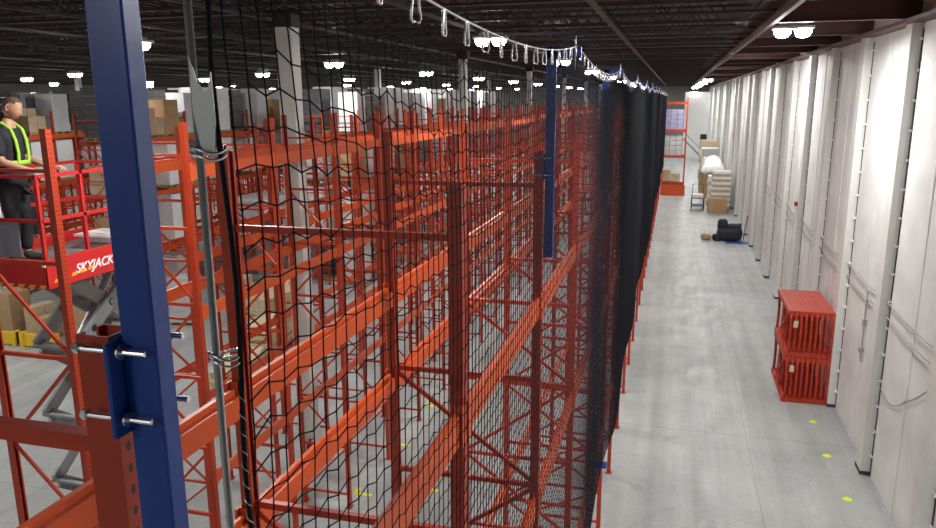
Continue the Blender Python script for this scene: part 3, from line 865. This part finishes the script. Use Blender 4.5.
skin_obj('trousers', P, [(0,1),(1,2),(2,3),(0,4),(4,5),(5,6)], M['jeans'], per)
for s, o_ in ((-1,0),(1,.02)):
    skin_obj('boot', [(-.03+o_,s*.12,.14,.062),(-.0+o_,s*.12,.055,.058),(.10+o_,s*.13,.045,.05),(.18+o_,s*.14,.04,.042)], [(0,1),(1,2),(2,3)], M['tire'], per, 2)
# hi-vis bands (rings that follow the jacket)
def band(z, rx, ry, cx, w=.05):
    b = MB(); n = 32
    for zz, k in ((z-w/2,1.0),(z+w/2,1.0)):
        for i in range(n): t = 2*PI*i/n; b.v.append((cx+rx*math.cos(t)*k, ry*math.sin(t)*k, zz))
    for i in range(n): b.f.append((i,(i+1)%n,(i+1)%n+n,i+n)); b.mi.append(0)
    o = b.build('reflective_band', M['hivis'], per, smooth=True)
    md = o.modifiers.new('s','SOLIDIFY'); md.thickness = .006; md.offset = 1
band(1.14,.19,.205,.0)
for s in (-1,1):
    b = MB(); pts = [(.165,s*.10,1.12),(.175,s*.10,1.25),(.165,s*.105,1.38),(.13,s*.11,1.50),(.04,s*.115,1.575),(-.06,s*.11,1.55),(-.13,s*.10,1.42),(-.155,s*.10,1.25),(-.165,s*.1,1.12)]
    for i in range(len(pts)-1): b.bar(pts[i], pts[i+1], .045, .012, up=(1,0,0) if 2 <= i <= 5 and False else (pts[i][0],0,.2))
    b.build('reflective_band', M['hivis'], per)
# head
def head():
    bm = bmesh.new(); bmesh.ops.create_uvsphere(bm, u_segments=40, v_segments=32, radius=1)
    for v in bm.verts:
        x_, y_, z_ = v.co
        fr = max(0, x_)
        w = .076*(1-.18*max(0,-z_)**1.5); d = .098; h = .118
        X_, Y_, Z_ = x_*d, y_*w, z_*h
        # jaw and chin
        if z_ < -.2: X_ += fr*.012*(-z_); Y_ *= 1-.22*(-z_-.2)
        # brow, eye sockets, nose, mouth
        if fr > .3:
            g = lambda cy, cz, sy, sz: math.exp(-((y_-cy)/sy)**2-((z_-cz)/sz)**2)
            X_ -= .010*(g(.33,.05,.16,.10)+g(-.33,.05,.16,.10))
            X_ += .006*g(0,.2,.5,.07)
            X_ += .022*g(0,-.20,.10,.12)+.010*g(0,0,.08,.16)
            X_ += .007*(g(0,-.48,.22,.05)+g(0,-.60,.2,.05)) - .005*g(0,-.54,.24,.025)
            X_ += .008*g(0,-.85,.25,.12)
        v.co = Vector((X_, Y_, Z_))
    me = bpy.data.meshes.new('head'); bm.to_mesh(me); bm.free(); me.materials.append(M['skin'])
    me.polygons.foreach_set('use_smooth',[True]*len(me.polygons)); return me
hd = link('head', head(), per, (.115,0,1.725), (0,.42,0))
for s in (-1,1):
    b = MB(); b.lathe([(.001,-.008),(.007,-.006),(.009,0),(.006,.006)], (.083,s*.026,.006), 10, 0); b.build('eye', M['white'], hd, smooth=True)
    b = MB(); b.lathe([(.0035,0),(.001,.002)], (.0895,s*.026,.006), 8, 0); b.build('pupil', M['black'], hd)
    b = MB(); b.tube([(-.005,s*.072,.025),(-.018,s*.086,.028),(-.026,s*.086,.0),(-.012,s*.082,-.028),(-.002,s*.074,-.026)], .009, 8); b.build('ear', M['skin'], hd, smooth=True)
bm = bmesh.new(); bmesh.ops.create_uvsphere(bm, u_segments=32, v_segments=24, radius=1)
for v in bm.verts: v.co = Vector((v.co.x*.100-.004, v.co.y*.0785, v.co.z*.120+.003))
bmesh.ops.delete(bm, geom=[v for v in bm.verts if v.co.z < .055-.0 and v.co.x > -.01 or v.co.z < -.055 or (v.co.x > .045 and v.co.z < .085)], context='VERTS')
me = bpy.data.meshes.new('hair'); bm.to_mesh(me); bm.free(); me.materials.append(M['hair']); me.polygons.foreach_set('use_smooth',[True]*len(me.polygons))
link('hair', me, hd)
# hands: palm plus five fingers, curled over a small black remote
for s, (wx, wy, wz) in ((-1,(.37,-.19,1.06)), (1,(.37,.16,1.08))):
    hj = [(wx,wy,wz,.027),(wx+.04,wy-s*.005,wz-.002,(.036,.019)),(wx+.085,wy-s*.008,wz-.005,(.040,.016))]
    he = [(0,1),(1,2)]
    for q, ln in enumerate((.070,.080,.074,.058)):
        yo = (q-1.5)*.021*s*-1
        b0 = len(hj)
        hj += [(wx+.10,wy-s*.008+yo,wz-.006,.0095),(wx+.10+ln*.5,wy-s*.01+yo,wz-.018,.0088),(wx+.10+ln*.75,wy-s*.01+yo,wz-.042,.0078),(wx+.10+ln*.72,wy-s*.01+yo,wz-.062,.007)]
        he += [(2,b0),(b0,b0+1),(b0+1,b0+2),(b0+2,b0+3)]
    b0 = len(hj)
    hj += [(wx+.055,wy-s*.042,wz-.012,.012),(wx+.088,wy-s*.062,wz-.022,.010),(wx+.112,wy-s*.058,wz-.034,.008)]
    he += [(1,b0),(b0,b0+1),(b0+1,b0+2)]
    skin_obj('hand', hj, he, M['skin'], per, 1)
b = MB(); b.box(-.03,.03,-.07,.07,-.02,.02); b.m = 0
o = b.build('handset', M['black'], None, bevel=.006, loc=(LX-.10+.50, LY+.28-.08, LZ+1.03)); tag(o, 'small black handset under the hands of the worker in the lift', 'handset')

# ------------------------------------------------------------------ light and look
w = bpy.data.worlds.new('world'); S.world = w; w.use_nodes = True
w.node_tree.nodes['Background'].inputs[0].default_value = (.6,.65,.7,1)
w.node_tree.nodes['Background'].inputs[1].default_value = .02
S.view_settings.view_transform = 'Standard'; S.view_settings.look = 'None'
S.view_settings.exposure = 0.0; S.view_settings.gamma = 1; S.view_settings.use_curve_mapping = False
